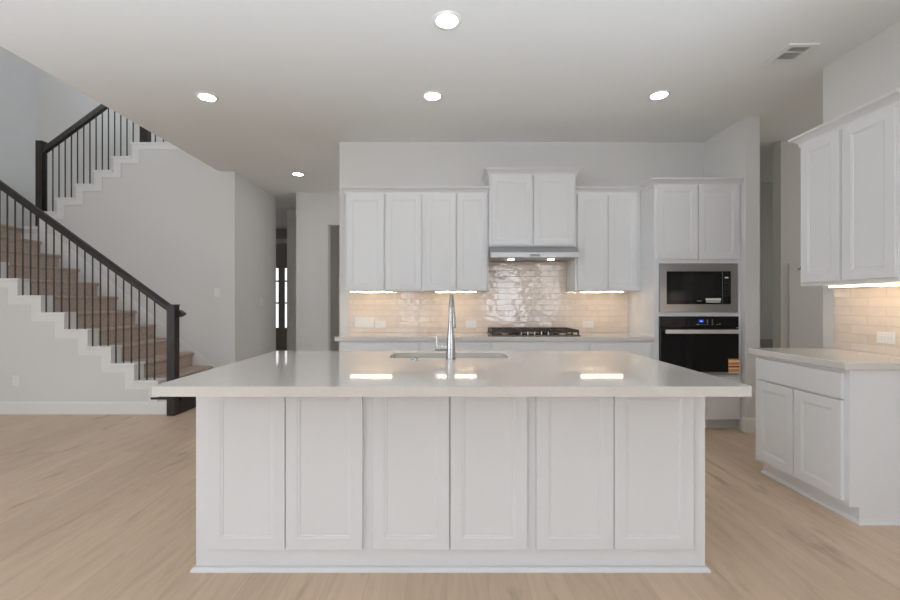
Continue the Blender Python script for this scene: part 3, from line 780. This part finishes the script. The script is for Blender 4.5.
# ------------------------------------------------------------------ ceiling fittings
def downlight(x, y, label):
    t = thing('recessed_light', label, 'light', (x, y, CZ), 0, 'recessed ceiling lights')
    obj('trim_ring', lathe(bmesh.new(), [(0.066, 0.0), (0.066, -0.004), (0.072, -0.008), (0.086, -0.007), (0.094, -0.002), (0.094, 0.0)], 40), TRIM, t, True)
    obj('lens', lathe(bmesh.new(), [(0.0655, -0.001), (0.0655, -0.005), (0.050, -0.007), (0, -0.0075)], 40), LENS, t, True)
    return t
d0 = downlight(0.0, 2.74, 'lit round recessed ceiling light nearest the camera, above the island')
copy_thing(d0, (-0.125, 3.745, CZ), 'lit recessed ceiling light in the middle of the kitchen row, near the far wall')
copy_thing(d0, (1.84, 3.73, CZ), 'lit recessed ceiling light at the right, above the oven side')
copy_thing(d0, (-2.10, 3.765, CZ), 'lit recessed ceiling light at the left beside the stairs')
copy_thing(d0, (-2.09, 6.03, CZ), 'small lit recessed ceiling light in the hall before the far hall wall')
# ceiling vent
vt = thing('ceiling_vent', 'white rectangular air vent with dark slats in the ceiling', 'vent', (2.482, 3.118, CZ))
bm = bmesh.new()
fw, fl = 0.108, 0.135
prism(bm, [(-fw, -fl), (fw, -fl), (fw, fl), (-fw, fl), (-fw, -fl+0.030), (-0.066, -fl+0.030), (-0.066, fl-0.030), (0.066, fl-0.030), (0.066, -fl+0.0301), (-fw, -fl+0.0299)], 'Z', -0.010, 0.0)
obj('frame', bm, TRIM, vt)
obj('backing', B(-0.066, 0.066, -0.105, 0.105, -0.0035, -0.0005), VENTDARK, vt)
obj('divider', B(-0.066, 0.066, -0.044, -0.036, -0.009, -0.0035), TRIM, vt)
obj('divider', B(-0.066, 0.066, 0.055, 0.062, -0.009, -0.0035), TRIM, vt)
for k in range(7):
    x = -0.054+k*0.018
    obj('slat', B(x-0.0012, x+0.0012, -0.105, 0.055, -0.008, -0.0035), TRIM, vt)
for k in range(6):
    y = 0.062+k*0.008
    obj('slat', B(-0.066, 0.066, y, y+0.0045, -0.008, -0.0035), TRIM, vt)

# ------------------------------------------------------------------ plates on the walls
def plate(name, label, loc, rz, w, h, kind, gangs=1, flat=False):
    """wall plate whose front looks along local -Y"""
    t = thing(name, label, 'outlet' if kind == 'outlet' else 'light switch', loc, rz, 'wall outlets' if kind == 'outlet' else 'light switches')
    obj('cover_plate', B(-w/2, w/2, -0.006, 0, -h/2, h/2, 0.002), PLATE, t)
    for i in range(gangs):
        c = (i-(gangs-1)/2)*0.046
        if kind == 'switch':
            obj('rocker', B(c-0.0165, c+0.0165, -0.010, -0.006, -0.033, 0.033, 0.0015), PLATE, t)
        else:
            for s in (-0.021, 0.021):
                q = (s, 0) if flat else (0, s)
                sk_ = obj('socket', B(c+q[0]-0.016, c+q[0]+0.016, -0.0085, -0.006, q[1]-0.014, q[1]+0.014, 0.0015), PLATE, t)
                for e_ in (-0.006, 0.006):
                    if flat: obj('slot', B(c+q[0]-0.004, c+q[0]+0.004, -0.0089, -0.0084, q[1]+e_-0.001, q[1]+e_+0.001), SLOT, sk_)
                    else: obj('slot', B(c+e_-0.001, c+e_+0.001, -0.0089, -0.0084, q[1]-0.004, q[1]+0.004), SLOT, sk_)
    return t
plate('switch_plate', 'wide multi-switch plate at the left end of the tile backsplash', (-0.925, 4.820, 1.026), 0, 0.212, 0.118, 'switch', 4)
plate('outlet_plate', 'small horizontal outlet right beside the wide switch plate', (-0.745, 4.820, 1.005), 0, 0.118, 0.076, 'outlet', 1, True)
plate('outlet_plate', 'horizontal outlet on the tile just left of the cooktop', (0.270, 4.820, 1.005), 0, 0.118, 0.076, 'outlet', 1, True)
plate('outlet_plate', 'horizontal outlet on the tile right of the cooktop', (1.583, 4.820, 1.005), 0, 0.118, 0.076, 'outlet', 1, True)
plate('outlet_plate', 'horizontal outlet on the right wall tile above the short worktop', (2.876, 2.815, 1.020), -PI/2, 0.118, 0.076, 'outlet', 1, True)
plate('outlet_plate', 'white outlet low on the stair wall above the baseboard', (-4.83, KF, 0.37), 0, 0.072, 0.118, 'outlet')
plate('switch_plate', 'light switch on the stairwell wall near its corner', (-3.165, 5.92, 1.385), 0, 0.075, 0.120, 'switch')
plate('switch_plate', 'light switch on the hall wall left of the foyer opening', (-2.92, 6.76, 1.255), PI/2, 0.120, 0.118, 'switch', 2)

# mudroom panel and bench seen past the right-hand opening
pn = thing('coat_panel', 'tall pale board with a hook on the dim mudroom wall', 'wall panel', (4.2, 4.787, 0.13))
obj('board', B(-0.40, 0.60, -0.020, 0, 0.010, 1.55, 0.003), WALL, pn)
obj('coat_hook', tube(bmesh.new(), [(-0.305, -0.018, 1.49), (-0.305, -0.045, 1.488), (-0.305, -0.055, 1.50), (-0.305, -0.055, 1.525)], 0.006, 8), DARKMETAL, pn, True)
bn = thing('bench', 'low dark bench against the dim hallway wall beyond the opening', 'bench', (4.6, 6.20, 0))
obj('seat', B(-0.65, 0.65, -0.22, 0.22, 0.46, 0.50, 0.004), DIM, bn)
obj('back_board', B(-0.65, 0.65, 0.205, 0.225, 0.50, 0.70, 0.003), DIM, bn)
for x in (-0.62, 0.62): obj('side_panel', B(x-0.02, x+0.02, -0.2, 0.2, 0, 0.46), DARKWOOD, bn)
